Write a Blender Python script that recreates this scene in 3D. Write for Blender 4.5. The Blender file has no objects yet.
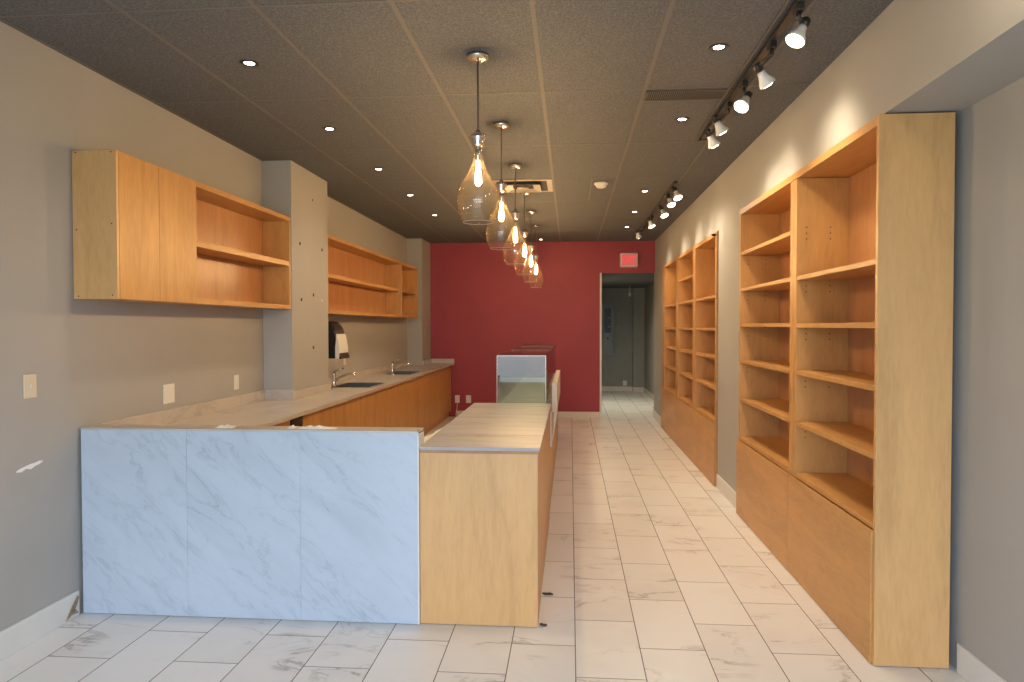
import bpy, bmesh, math, random
from mathutils import Vector, Matrix
random.seed(7)
sc = bpy.context.scene
COL = sc.collection
PI = math.pi

# ------------------------------------------------------------------ helpers
def bx(bm, x0, x1, y0, y1, z0, z1, bevel=0.0, mi=0):
    vs = [bm.verts.new((x, y, z)) for x in (x0, x1) for y in (y0, y1) for z in (z0, z1)]
    fs = []
    for idx in ((0, 1, 3, 2), (4, 6, 7, 5), (0, 4, 5, 1), (2, 3, 7, 6), (0, 2, 6, 4), (1, 5, 7, 3)):
        f = bm.faces.new([vs[i] for i in idx]); f.material_index = mi; fs.append(f)
    if bevel > 0:
        es = list({e for f in fs for e in f.edges})
        r = bmesh.ops.bevel(bm, geom=es, offset=bevel, segments=2, profile=0.5, affect='EDGES')
        for f in r['faces']: f.material_index = mi

def lathe(bm, prof, c=(0, 0, 0), n=32, mi=0, smooth=True, cap=False):
    rings = []
    for r, z in prof:
        if r < 1e-6:
            rings.append([bm.verts.new((c[0], c[1], c[2] + z))])
        else:
            rings.append([bm.verts.new((c[0] + r * math.cos(2 * PI * k / n), c[1] + r * math.sin(2 * PI * k / n), c[2] + z)) for k in range(n)])
    for a, b in zip(rings, rings[1:]):
        for k in range(n):
            k2 = (k + 1) % n
            if len(a) == 1 and len(b) == 1: continue
            if len(a) == 1: f = bm.faces.new((a[0], b[k], b[k2]))
            elif len(b) == 1: f = bm.faces.new((a[k], b[0], a[k2]))
            else: f = bm.faces.new((a[k], b[k], b[k2], a[k2]))
            f.smooth = smooth; f.material_index = mi

def tube(bm, pts, r, n=10, mi=0):
    pts = [Vector(p) for p in pts]
    rs = r if isinstance(r, (list, tuple)) else [r] * len(pts)
    rings = []
    for i, p in enumerate(pts):
        t = (pts[min(i + 1, len(pts) - 1)] - pts[max(i - 1, 0)]).normalized()
        a = Vector((0, 0, 1)) if abs(t.z) < 0.9 else Vector((1, 0, 0))
        u = t.cross(a).normalized(); v = t.cross(u).normalized()
        rings.append([bm.verts.new(p + (u * math.cos(2 * PI * k / n) + v * math.sin(2 * PI * k / n)) * rs[i]) for k in range(n)])
    for a, b in zip(rings, rings[1:]):
        for k in range(n):
            f = bm.faces.new((a[k], b[k], b[(k + 1) % n], a[(k + 1) % n])); f.smooth = True; f.material_index = mi
    for ring in (rings[0], rings[-1]):
        f = bm.faces.new(ring); f.material_index = mi

def prism(bm, poly, axis, a, b, mi=0):
    """poly: 2D outline; axis 'y': points are (x, z) extruded from y=a to y=b; 'x': (y, z); 'z': (x, y)"""
    def P(p, t):
        return {'y': (p[0], t, p[1]), 'x': (t, p[0], p[1]), 'z': (p[0], p[1], t)}[axis]
    A = [bm.verts.new(P(p, a)) for p in poly]; B_ = [bm.verts.new(P(p, b)) for p in poly]
    n = len(poly)
    fs = [bm.faces.new(A), bm.faces.new(B_[::-1])]
    for k in range(n):
        fs.append(bm.faces.new((A[k], B_[k], B_[(k + 1) % n], A[(k + 1) % n])))
    for f in fs: f.material_index = mi

def B(): return bmesh.new()

def obj(name, bm, mat, parent=None, origin=None, label=None):
    """one mesh object; bm is in world coordinates, the object's origin is put at origin (or at its parent's place)"""
    bmesh.ops.recalc_face_normals(bm, faces=bm.faces[:])
    o0 = Vector(origin) if origin is not None else (world_loc(parent) if parent else Vector((0, 0, 0)))
    bmesh.ops.translate(bm, verts=bm.verts[:], vec=-o0)
    me = bpy.data.meshes.new(name); bm.to_mesh(me); bm.free()
    mats = mat if isinstance(mat, (list, tuple)) else [mat]
    for m in mats: me.materials.append(m)
    o = bpy.data.objects.new(name, me); COL.objects.link(o)
    if parent:
        o.parent = parent; o.location = o0 - world_loc(parent)
    else:
        o.location = o0
    if label: o['label'] = label
    return o

def world_loc(o):
    v = Vector((0, 0, 0))
    while o is not None:
        v += o.location; o = o.parent
    return v

def tag(o, label, cat, group=None):
    o['label'] = label; o['category'] = cat
    if group: o['group'] = group
    return o

def thing(name, label, cat, loc, group=None):
    o = bpy.data.objects.new(name, None); COL.objects.link(o)
    o.empty_display_size = 0.1
    o.location = loc
    return tag(o, label, cat, group)

def struct(name, bm, mat, parent=None):
    o = obj(name, bm, mat, parent)
    if not parent: o['kind'] = 'structure'
    return o

def copy_tree(o, parent=None):
    c = o.copy(); COL.objects.link(c)
    if parent is not None: c.parent = parent
    for ch in list(o.children): copy_tree(ch, c)
    return c

# ------------------------------------------------------------------ materials
def new_mat(name):
    m = bpy.data.materials.new(name); m.use_nodes = True
    nt = m.node_tree; nt.nodes.clear()
    out = nt.nodes.new('ShaderNodeOutputMaterial')
    bs = nt.nodes.new('ShaderNodeBsdfPrincipled')
    nt.links.new(bs.outputs[0], out.inputs[0])
    return m, nt, bs, out

def N(nt, typ, **kw):
    n = nt.nodes.new(typ)
    for k, v in kw.items(): setattr(n, k, v)
    return n

def L(nt, a, b): nt.links.new(a, b)

def ramp(nt, fac, stops):
    r = N(nt, 'ShaderNodeValToRGB')
    els = r.color_ramp.elements
    while len(els) < len(stops): els.new(0.5)
    for e, (p, c) in zip(els, stops):
        e.position = p; e.color = (*c, 1) if len(c) == 3 else c
    L(nt, fac, r.inputs[0]); return r

def math_n(nt, op, a, b=None, c=None):
    n = N(nt, 'ShaderNodeMath', operation=op)
    for i, v in enumerate((a, b, c)):
        if v is None: continue
        if isinstance(v, (int, float)): n.inputs[i].default_value = v
        else: L(nt, v, n.inputs[i])
    return n.outputs[0]

def plain(name, col, rough=0.5, metal=0.0, noise=0.0, nscale=8.0, bump=0.0, bscale=200.0, spec=0.5):
    m, nt, bs, out = new_mat(name)
    bs.inputs['Base Color'].default_value = (*col, 1)
    bs.inputs['Roughness'].default_value = rough
    bs.inputs['Metallic'].default_value = metal
    bs.inputs['Specular IOR Level'].default_value = spec
    tc = N(nt, 'ShaderNodeTexCoord')
    if noise > 0:
        n = N(nt, 'ShaderNodeTexNoise'); n.inputs['Scale'].default_value = nscale; n.inputs['Detail'].default_value = 5
        L(nt, tc.outputs['Object'], n.inputs['Vector'])
        a = tuple(max(0, c * (1 - noise)) for c in col); b = tuple(min(1, c * (1 + noise)) for c in col)
        r = ramp(nt, n.outputs['Fac'], [(0.3, a), (0.7, b)]); L(nt, r.outputs[0], bs.inputs['Base Color'])
    if bump > 0:
        n = N(nt, 'ShaderNodeTexNoise'); n.inputs['Scale'].default_value = bscale; n.inputs['Detail'].default_value = 3
        L(nt, tc.outputs['Object'], n.inputs['Vector'])
        bp = N(nt, 'ShaderNodeBump'); bp.inputs['Strength'].default_value = bump; bp.inputs['Distance'].default_value = 0.003
        L(nt, n.outputs['Fac'], bp.inputs['Height']); L(nt, bp.outputs[0], bs.inputs['Normal'])
    return m

def wood(name, col, grain='z', rough=0.38, contrast=0.16):
    m, nt, bs, out = new_mat(name)
    tc = N(nt, 'ShaderNodeTexCoord'); oi = N(nt, 'ShaderNodeObjectInfo')
    off = N(nt, 'ShaderNodeVectorMath', operation='SCALE'); off.inputs[0].default_value = (7.3, 3.1, 5.7)
    L(nt, oi.outputs['Random'], off.inputs['Scale'])
    add = N(nt, 'ShaderNodeVectorMath', operation='ADD')
    L(nt, tc.outputs['Object'], add.inputs[0]); L(nt, off.outputs[0], add.inputs[1])
    mp = N(nt, 'ShaderNodeMapping')
    s = {'z': (3.2, 3.2, 0.55), 'y': (3.2, 0.55, 3.2), 'x': (0.55, 3.2, 3.2)}[grain]
    mp.inputs['Scale'].default_value = s
    L(nt, add.outputs[0], mp.inputs['Vector'])
    n1 = N(nt, 'ShaderNodeTexNoise'); n1.inputs['Scale'].default_value = 2.0; n1.inputs['Detail'].default_value = 6; n1.inputs['Distortion'].default_value = 1.1
    L(nt, mp.outputs[0], n1.inputs['Vector'])
    n2 = N(nt, 'ShaderNodeTexNoise'); n2.inputs['Scale'].default_value = 22.0; n2.inputs['Detail'].default_value = 4; n2.inputs['Distortion'].default_value = 0.4
    L(nt, mp.outputs[0], n2.inputs['Vector'])
    f = math_n(nt, 'MULTIPLY_ADD', n2.outputs['Fac'], 0.35, math_n(nt, 'MULTIPLY', n1.outputs['Fac'], 0.65))
    d = tuple(c * (1 - contrast) for c in col); l = tuple(min(1, c * (1 + contrast * 0.8)) for c in col)
    d = (d[0], d[1] * 0.97, d[2] * 0.92)
    r = ramp(nt, f, [(0.34, d), (0.5, col), (0.66, l)])
    L(nt, r.outputs[0], bs.inputs['Base Color'])
    bs.inputs['Roughness'].default_value = rough
    bs.inputs['Specular IOR Level'].default_value = 0.4
    return m

def marble(name, base, vein, axis_scale=(1, 1, 1), rot=(0, 0, 0), scale=2.0, rough=0.22, amount=0.6, width=0.05):
    m, nt, bs, out = new_mat(name)
    tc = N(nt, 'ShaderNodeTexCoord'); oi = N(nt, 'ShaderNodeObjectInfo')
    off = N(nt, 'ShaderNodeVectorMath', operation='SCALE'); off.inputs[0].default_value = (3.3, 4.1, 2.7)
    L(nt, oi.outputs['Random'], off.inputs['Scale'])
    add = N(nt, 'ShaderNodeVectorMath', operation='ADD')
    L(nt, tc.outputs['Object'], add.inputs[0]); L(nt, off.outputs[0], add.inputs[1])
    mp0 = N(nt, 'ShaderNodeMapping'); mp0.inputs['Rotation'].default_value = rot
    L(nt, add.outputs[0], mp0.inputs['Vector'])
    mp = N(nt, 'ShaderNodeMapping'); mp.inputs['Scale'].default_value = axis_scale
    L(nt, mp0.outputs[0], mp.inputs['Vector'])
    n1 = N(nt, 'ShaderNodeTexNoise'); n1.inputs['Scale'].default_value = scale; n1.inputs['Detail'].default_value = 8; n1.inputs['Roughness'].default_value = 0.62; n1.inputs['Distortion'].default_value = 0.6
    L(nt, mp.outputs[0], n1.inputs['Vector'])
    n2 = N(nt, 'ShaderNodeTexNoise'); n2.inputs['Scale'].default_value = scale * 0.7; n2.inputs['Detail'].default_value = 5; n2.inputs['Distortion'].default_value = 0.9
    L(nt, mp.outputs[0], n2.inputs['Vector'])
    v = math_n(nt, 'ABSOLUTE', math_n(nt, 'SUBTRACT', n1.outputs['Fac'], 0.5))
    v1 = math_n(nt, 'SUBTRACT', 1.0, math_n(nt, 'MINIMUM', math_n(nt, 'DIVIDE', v, width), 1.0))
    v1 = math_n(nt, 'POWER', v1, 1.6)
    cl = ramp(nt, n2.outputs['Fac'], [(0.42, (0, 0, 0)), (0.72, (1, 1, 1))])
    veined = math_n(nt, 'MULTIPLY', v1, math_n(nt, 'MULTIPLY_ADD', cl.outputs[0], 0.8, 0.2))
    tot = math_n(nt, 'MINIMUM', math_n(nt, 'MULTIPLY_ADD', veined, amount, math_n(nt, 'MULTIPLY', cl.outputs[0], amount * 0.4)), 1.0)
    mx = N(nt, 'ShaderNodeMix', data_type='RGBA')
    L(nt, tot, mx.inputs[0]); mx.inputs[6].default_value = (*base, 1); mx.inputs[7].default_value = (*vein, 1)
    L(nt, mx.outputs[2], bs.inputs['Base Color'])
    bs.inputs['Roughness'].default_value = rough
    return m

def emit(name, col, strength):
    m, nt, bs, out = new_mat(name)
    nt.nodes.remove(bs)
    e = N(nt, 'ShaderNodeEmission'); e.inputs[0].default_value = (*col, 1); e.inputs[1].default_value = strength
    L(nt, e.outputs[0], out.inputs[0]); return m

def thin_glass(name, tint, ior=1.5, gloss=1.0, rough=0.0, edge=None, power=5.0, haze=0.0):
    m, nt, bs, out = new_mat(name)
    nt.nodes.remove(bs)
    t = N(nt, 'ShaderNodeBsdfTransparent'); t.inputs[0].default_value = (*tint, 1)
    g = N(nt, 'ShaderNodeBsdfGlossy'); g.inputs['Roughness'].default_value = rough; g.inputs[0].default_value = (gloss, gloss, gloss, 1)
    f = N(nt, 'ShaderNodeLayerWeight'); f.inputs[0].default_value = 0.5
    fac = math_n(nt, 'MINIMUM', math_n(nt, 'MULTIPLY_ADD', math_n(nt, 'POWER', f.outputs['Facing'], power), 0.75, ior), 1.0)
    mx = N(nt, 'ShaderNodeMixShader')
    if haze:
        df = N(nt, 'ShaderNodeBsdfTranslucent'); df.inputs[0].default_value = (1.0, 0.80, 0.52, 1)
        mh = N(nt, 'ShaderNodeMixShader'); mh.inputs[0].default_value = haze
        L(nt, t.outputs[0], mh.inputs[1]); L(nt, df.outputs[0], mh.inputs[2]); L(nt, mh.outputs[0], mx.inputs[1])
    if edge:
        rr = ramp(nt, f.outputs['Facing'], [(0.45, tint), (0.92, edge)]); L(nt, rr.outputs[0], t.inputs[0])
    L(nt, fac, mx.inputs[0])
    if not haze: L(nt, t.outputs[0], mx.inputs[1])
    L(nt, g.outputs[0], mx.inputs[2])
    L(nt, mx.outputs[0], out.inputs[0]); return m

TX, TW, TY, TL = 0.0241, 0.3071, 3.053, 0.602
def floor_mat():
    m, nt, bs, out = new_mat('floor_tile')
    ge = N(nt, 'ShaderNodeNewGeometry'); sp = N(nt, 'ShaderNodeSeparateXYZ'); L(nt, ge.outputs['Position'], sp.inputs[0])
    u = math_n(nt, 'DIVIDE', math_n(nt, 'SUBTRACT', sp.outputs[0], TX), TW)
    cu = math_n(nt, 'FLOOR', u); fu = math_n(nt, 'SUBTRACT', u, cu)
    par = math_n(nt, 'FLOORED_MODULO', cu, 2.0)
    v = math_n(nt, 'ADD', math_n(nt, 'DIVIDE', math_n(nt, 'SUBTRACT', sp.outputs[1], TY), TL), math_n(nt, 'MULTIPLY', par, 0.5))
    cv = math_n(nt, 'FLOOR', v); fv = math_n(nt, 'SUBTRACT', v, cv)
    du = math_n(nt, 'MULTIPLY', math_n(nt, 'MINIMUM', fu, math_n(nt, 'SUBTRACT', 1.0, fu)), TW)
    dv = math_n(nt, 'MULTIPLY', math_n(nt, 'MINIMUM', fv, math_n(nt, 'SUBTRACT', 1.0, fv)), TL)
    dd = math_n(nt, 'MINIMUM', du, dv)
    gr = N(nt, 'ShaderNodeMapRange'); gr.inputs[1].default_value = 0.0015; gr.inputs[2].default_value = 0.0029; gr.inputs[3].default_value = 1; gr.inputs[4].default_value = 0
    L(nt, dd, gr.inputs[0])
    # per tile random
    cmb = N(nt, 'ShaderNodeCombineXYZ'); L(nt, cu, cmb.inputs[0]); L(nt, cv, cmb.inputs[1])
    wn = N(nt, 'ShaderNodeTexWhiteNoise', noise_dimensions='3D'); L(nt, cmb.outputs[0], wn.inputs['Vector'])
    sc_ = N(nt, 'ShaderNodeVectorMath', operation='SCALE'); L(nt, wn.outputs['Color'], sc_.inputs[0]); sc_.inputs['Scale'].default_value = 30
    add = N(nt, 'ShaderNodeVectorMath', operation='ADD'); L(nt, ge.outputs['Position'], add.inputs[0]); L(nt, sc_.outputs[0], add.inputs[1])
    mp = N(nt, 'ShaderNodeMapping'); mp.inputs['Rotation'].default_value = (0, 0, 0.7); mp.inputs['Scale'].default_value = (1.0, 2.3, 1.0)
    L(nt, add.outputs[0], mp.inputs['Vector'])
    n1 = N(nt, 'ShaderNodeTexNoise'); n1.inputs['Scale'].default_value = 1.25; n1.inputs['Detail'].default_value = 7; n1.inputs['Roughness'].default_value = 0.6; n1.inputs['Distortion'].default_value = 0.8
    L(nt, mp.outputs[0], n1.inputs['Vector'])
    n2 = N(nt, 'ShaderNodeTexNoise'); n2.inputs['Scale'].default_value = 2.2; n2.inputs['Detail'].default_value = 3
    L(nt, add.outputs[0], n2.inputs['Vector'])
    vv = math_n(nt, 'ABSOLUTE', math_n(nt, 'SUBTRACT', n1.outputs['Fac'], 0.5))
    v1 = math_n(nt, 'SUBTRACT', 1.0, math_n(nt, 'MINIMUM', math_n(nt, 'DIVIDE', vv, 0.02), 1.0))
    msk = ramp(nt, n2.outputs['Fac'], [(0.5, (0, 0, 0)), (0.66, (1, 1, 1))])
    ve = math_n(nt, 'MULTIPLY', v1, math_n(nt, 'MULTIPLY_ADD', msk.outputs[0], 0.62, 0.03))
    hz = math_n(nt, 'MULTIPLY', msk.outputs[0], 0.10)
    tot = math_n(nt, 'MINIMUM', math_n(nt, 'ADD', ve, hz), 1.0)
    base = N(nt, 'ShaderNodeMix', data_type='RGBA'); base.inputs[6].default_value = FLOOR_A; base.inputs[7].default_value = FLOOR_B
    L(nt, wn.outputs['Value'], base.inputs[0])
    mx = N(nt, 'ShaderNodeMix', data_type='RGBA'); L(nt, tot, mx.inputs[0]); L(nt, base.outputs[2], mx.inputs[6]); mx.inputs[7].default_value = (0.30, 0.25, 0.21, 1)
    mg = N(nt, 'ShaderNodeMix', data_type='RGBA'); L(nt, gr.outputs[0], mg.inputs[0]); L(nt, mx.outputs[2], mg.inputs[6]); mg.inputs[7].default_value = (0.10, 0.085, 0.075, 1)
    L(nt, mg.outputs[2], bs.inputs['Base Color'])
    rr = N(nt, 'ShaderNodeMapRange'); rr.inputs[3].default_value = 0.33; rr.inputs[4].default_value = 0.8
    L(nt, gr.outputs[0], rr.inputs[0]); L(nt, rr.outputs[0], bs.inputs['Roughness'])
    return m
FLOOR_A = (0.80, 0.775, 0.745, 1); FLOOR_B = (0.85, 0.83, 0.805, 1)

def ceiling_mat():
    m, nt, bs, out = new_mat('ceiling_tile')
    tc = N(nt, 'ShaderNodeTexCoord')
    n = N(nt, 'ShaderNodeTexNoise'); n.inputs['Scale'].default_value = 120; n.inputs['Detail'].default_value = 4; n.inputs['Roughness'].default_value = 0.8
    L(nt, tc.outputs['Object'], n.inputs['Vector'])
    n2 = N(nt, 'ShaderNodeTexVoronoi'); n2.inputs['Scale'].default_value = 85
    L(nt, tc.outputs['Object'], n2.inputs['Vector'])
    f = math_n(nt, 'MULTIPLY_ADD', n2.outputs['Distance'], 0.4, math_n(nt, 'MULTIPLY', n.outputs['Fac'], 0.75))
    c = CEIL
    r = ramp(nt, f, [(0.36, tuple(v * 0.62 for v in c)), (0.70, tuple(v * 1.4 for v in c))])
    L(nt, r.outputs[0], bs.inputs['Base Color']); bs.inputs['Roughness'].default_value = 0.9
    bp = N(nt, 'ShaderNodeBump'); bp.inputs['Strength'].default_value = 0.5; bp.inputs['Distance'].default_value = 0.004
    L(nt, f, bp.inputs['Height']); L(nt, bp.outputs[0], bs.inputs['Normal'])
    return m
CEIL = (0.104, 0.106, 0.109)

WOODC = (0.545, 0.285, 0.092)
M = dict(
    floor=floor_mat(), ceiling=ceiling_mat(),
    tbar=plain('ceiling_grid_paint', (0.150, 0.135, 0.122), 0.7),
    wall=plain('taupe_wall_paint', (0.395, 0.382, 0.358), 0.75, noise=0.03, nscale=2.0, bump=0.12, bscale=350),
    red=plain('red_wall_paint', (0.33, 0.043, 0.064), 0.6, noise=0.05, nscale=2.0, bump=0.08, bscale=300),
    hall=plain('hall_wall_paint', (0.30, 0.29, 0.25), 0.8, noise=0.05),
    white=plain('white_trim_paint', (0.72, 0.70, 0.66), 0.5, noise=0.03),
    cream=plain('tile_baseboard', (0.70, 0.62, 0.52), 0.45, noise=0.05),
    wood_z=wood('maple_vertical_grain', WOODC, 'z'),
    wood_y=wood('maple_long_grain', WOODC, 'y'),
    wood_x=wood('maple_cross_grain', WOODC, 'x'),
    wood_daylit=wood('daylit_birch_panel', (0.66, 0.37, 0.148), 'z', contrast=0.12),  # wood paled for panels facing the front, daylight put into the colour
    wood_dark=wood('dark_maple_edge', (0.40, 0.21, 0.085), 'z'),
    wood_back=wood('maple_back_panel', (0.50, 0.245, 0.10), 'z', rough=0.3),
    marble_front=marble('white_marble_slab', (0.50, 0.545, 0.61), (0.21, 0.245, 0.295), (0.7, 1.0, 2.4), (0, -0.72, 0), 3.6, 0.22, 0.42, 0.035),
    marble_top=marble('beige_marble_top', (0.39, 0.375, 0.385), (0.17, 0.155, 0.155), (0.7, 6.5, 1.0), (0, 0, 0.10), 1.7, 0.5, 0.75, 0.05),
    marble_left=marble('pale_marble_top', (0.56, 0.51, 0.455), (0.38, 0.34, 0.29), (2.2, 0.9, 2.0), (0, 0, 0.3), 1.8, 0.24, 0.5, 0.05),
    chrome=plain('chrome', (0.75, 0.74, 0.72), 0.12, 1.0),
    steel=plain('brushed_steel', (0.22, 0.205, 0.19), 0.38, 1.0),
    nickel=plain('satin_nickel', (0.70, 0.66, 0.60), 0.25, 1.0),
    black=plain('black_plastic', (0.018, 0.017, 0.017), 0.35),
    dark=plain('opening_shade', (0.012, 0.011, 0.010), 0.8),  # near-black colour stands in for shade inside openings
    darkmetal=plain('dark_track_metal', (0.035, 0.033, 0.031), 0.4, 0.3),
    grille=plain('dark_grey_grille', (0.10, 0.095, 0.09), 0.5, 0.2),
    grille_pale=plain('taupe_grille', (0.30, 0.245, 0.20), 0.55),
    plate=plain('white_plastic_plate', (0.78, 0.75, 0.69), 0.35),
    almond=plain('almond_plastic_plate', (0.70, 0.62, 0.47), 0.35),
    paper=plain('white_paper', (0.75, 0.72, 0.66), 0.8),
    lampwhite=plain('white_lamp_body', (0.78, 0.77, 0.75), 0.35),
    panelgrey=plain('grey_panel_paint', (0.24, 0.25, 0.245), 0.5, 0.1),
    hole=plain('screw_hole_dark', (0.02, 0.017, 0.014), 0.8),
    dowel=plain('shelf_hole_dark', (0.10, 0.05, 0.02), 0.8),
    scuff=plain('white_spackle', (0.80, 0.80, 0.80), 0.7),
    debris=plain('brown_debris', (0.06, 0.04, 0.03), 0.8),
    glass=thin_glass('pendant_glass', (0.985, 0.96, 0.91), 0.05, 1.0, edge=(0.88, 0.70, 0.45), power=3.0, haze=0.006),
    caseglass=thin_glass('case_glass', (0.78, 0.86, 0.82), 0.038, 1.0),
    casetop=thin_glass('case_top_glass', (0.93, 0.95, 0.94), 0.04, 0.8),
    glassedge=plain('polished_glass_edge', (0.52, 0.60, 0.56), 0.15),
    alu=plain('pale_aluminium', (0.50, 0.46, 0.41), 0.45, 0.3),
    rail=plain('pale_rail_paint', (0.56, 0.47, 0.38), 0.6),
    bulb=emit('warm_filament_glow', (1.0, 0.66, 0.31), 900.0),
    lens=emit('downlight_glow', (1.0, 0.86, 0.66), 22.0),
    face=emit('spot_lamp_glow', (1.0, 0.83, 0.58), 26.0),
    exit=emit('exit_red_glow', (1.0, 0.075, 0.065), 1.0),
    exitface=emit('exit_sign_face', (1.0, 0.24, 0.20), 0.55),
    exitbody=plain('exit_sign_housing', (0.80, 0.66, 0.56), 0.45),
    pavement=plain('pavement', (0.32, 0.33, 0.30), 0.9, noise=0.15),
    mdf=plain('street_frame', (0.08, 0.08, 0.085), 0.5),
)

def area_like_spot(name, parent, loc, direction, power, size_deg, blend, col, radius=0.03):
    l = bpy.data.lights.new(name, 'SPOT'); l.energy = power; l.spot_size = math.radians(size_deg); l.spot_blend = blend
    l.color = col; l.shadow_soft_size = radius
    o = bpy.data.objects.new(name, l); COL.objects.link(o)
    o.parent = parent; o.location = Vector(loc) - world_loc(parent)
    o.rotation_mode = 'QUATERNION'; o.rotation_quaternion = Vector(direction).to_track_quat('-Z', 'Y')
    return o

# ------------------------------------------------------------------ room shell
CZ = 2.949
XL, XR, XRN = -2.620, 1.398, 1.722
YF, YB, YH = -2.0, 11.80, 16.70

bm = B(); bx(bm, -3.0, 2.0, YF - 0.1, YH + 0.2, -0.10, 0.0); struct('floor', bm, M['floor'])

bm = B(); bx(bm, -2.9, 1.95, YF, YB + 0.2, CZ, CZ + 0.10)
GX0, GDX, GY0, GDY = -0.167, 0.6096, 3.015, 1.242
for k in range(-4, 3):
    x = GX0 + GDX * k
    bx(bm, x - 0.011, x + 0.011, YF, YB, CZ - 0.0025, CZ + 0.002, mi=1)
for k in range(-4, 8):
    y = GY0 + GDY * k
    bx(bm, XL, XR, y - 0.006, y + 0.006, CZ - 0.0018, CZ + 0.002, mi=1)
bx(bm, -0.777, -0.167, 7.37, 7.385, CZ - 0.0018, CZ + 0.002, mi=1)
bx(bm, 0.20, 0.212, 6.741, 7.98, CZ - 0.0018, CZ + 0.002, mi=1)
struct('ceiling', bm, [M['ceiling'], M['tbar']])

bm = B(); bx(bm, -2.9, XL, YF, YB, 0, CZ)
wl = struct('wall_left', bm, M['wall'])
# paint scuff on the left wall
bm = B()
ys = [3.107, 3.135, 3.165, 3.195, 3.225, 3.25, 3.272]
top = [0.853, 0.862, 0.866, 0.871, 0.872, 0.876, 0.873]; bot = [0.846, 0.842, 0.853, 0.845, 0.856, 0.860, 0.868]
prism(bm, list(zip(ys, top)) + list(zip(ys[::-1], bot[::-1])), 'x', XL - 0.001, XL + 0.0012)
obj('paint_scuff', bm, M['scuff'], wl, label='white spackle smear')

# wall pillars
bm = B(); bx(bm, XL - 0.1, -2.365, 5.805, 6.70, 0, CZ)
pil = struct('wall_pillar', bm, M['wall'])
def hole(parent, y, z, r, mat, lab=None):
    bm = B()
    n = 10
    prism(bm, [(y + r * math.cos(2 * PI * k / n), z + r * math.sin(2 * PI * k / n)) for k in range(n)], 'x', -2.367, -2.3638)
    obj('screw_hole', bm, mat, parent, label=lab)
for (y, z) in ((5.993, 2.266), (6.54, 2.269), (6.018, 1.776), (6.309, 1.829), (6.299, 1.344)):
    hole(pil, y, z, 0.016, M['hole'])
for (y, z) in ((6.531, 1.786), (6.302, 2.70)):
    hole(pil, y, z, 0.010, M['scuff'] if z < 2 else M['hole'], 'white filled hole' if z < 2 else None)
bm = B(); bx(bm, XL - 0.1, -2.375, 11.12, YB, 0, CZ); struct('wall_pillar.001', bm, M['wall'])

# right wall: furred-out wall with two niches, soffit running on over the front
bm = B()
bx(bm, XRN, XRN + 0.15, YF, YB + 0.12, 0, CZ)
bx(bm, XR, XRN, YF, 5.872, 2.486, CZ)
bx(bm, XR, XRN, 5.872, 6.792, 0, CZ)
bx(bm, XR, XRN, 6.792, 10.80, 2.446, CZ)
bx(bm, XR, XRN, 10.80, YB + 0.12, 0, CZ)
struct('wall_right', bm, M['wall'])

# red back wall with the hall opening
bm = B()
bx(bm, -2.9, 0.49, YB, YB + 0.12, 0, CZ)
bx(bm, 0.49, XR + 0.0, YB, YB + 0.12, 2.425, CZ)
struct('wall_back', bm, M['red'])
bm = B(); bx(bm, 0.4905, 0.522, YB - 0.006, YB + 0.13, 0, 2.425, 0.002); struct('trim_1', bm, M['white'])
# hall
bm = B()
bx(bm, 0.30, 2.0, YH, YH + 0.12, 0, 2.43)
bx(bm, 1.46, 1.75, 16.50, YH, 0, 2.43)
bx(bm, 1.72, 1.86, YB + 0.12, YH, 0, 2.43)
bx(bm, 0.28, 0.40, YB + 0.12, YH, 0, 2.43)
struct('wall_hall', bm, M['hall'])
bm = B(); bx(bm, 0.28, 1.86, YB + 0.12, YH + 0.12, 2.43, 2.55); struct('ceiling_hall', bm, M['ceiling'])
# storefront behind the camera
bm = B()
bx(bm, -2.9, 2.0, YF - 0.12, YF, 2.72, CZ)
bx(bm, -2.9, -2.45, YF - 0.12, YF, 0, 2.72)
bx(bm, 1.62, 2.0, YF - 0.12, YF, 0, 2.72)
struct('wall_front', bm, M['wall'])
bm = B()
for x in (-2.45, -1.62, 0.15, 1.57):
    bx(bm, x, x + 0.05, YF - 0.10, YF - 0.04, 0, 2.72)
for z in (0.0, 2.10, 2.67):
    bx(bm, -2.45, 1.62, YF - 0.10, YF - 0.04, z, z + 0.05)
struct('window_1', bm, M['mdf'])

# baseboards
def base(name, boxes, mat):
    bm = B()
    for b in boxes: bx(bm, *b, 0.003)
    return struct(name, bm, mat)
base('baseboard_left', [(XL - 0.002, XL + 0.012, YF, 3.505, 0, 0.135)], M['white'])
base('baseboard_right', [(XR - 0.013, XR + 0.002, 5.878, 6.785, 0, 0.13), (XRN - 0.013, XRN + 0.002, YF, 3.235, 0, 0.13), (XR - 0.013, XR + 0.002, 10.81, YB + 0.12, 0, 0.13)], M['white'])
base('baseboard_back', [(-1.93, 0.489, YB - 0.013, YB + 0.002, 0, 0.10)], M['cream'])
base('baseboard_hall', [(0.40, 1.46, YH - 0.013, YH + 0.002, 0, 0.11), (1.45, 1.462, 16.487, YH - 0.02, 0, 0.11), (1.462, 1.72, 16.487, 16.502, 0, 0.11), (1.707, 1.722, YB + 0.13, 16.487, 0, 0.11)], M['cream'])
# chipped bit of baseboard next to the marble front
bm = B()
prism(bm, [(3.40, 0.012), (3.44, 0.065), (3.485, 0.115), (3.495, 0.10), (3.465, 0.05), (3.49, 0.02), (3.44, 0.028)], 'x', XL + 0.012, XL + 0.018)
o = obj('wall_chip', bm, plain('torn_brown_wallboard', (0.33, 0.24, 0.16), 0.9, noise=0.4, nscale=30), origin=(XL + 0.015, 3.43, 0))
tag(o, 'torn brown scrap of board on the baseboard beside the marble counter front', 'scrap')

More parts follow.
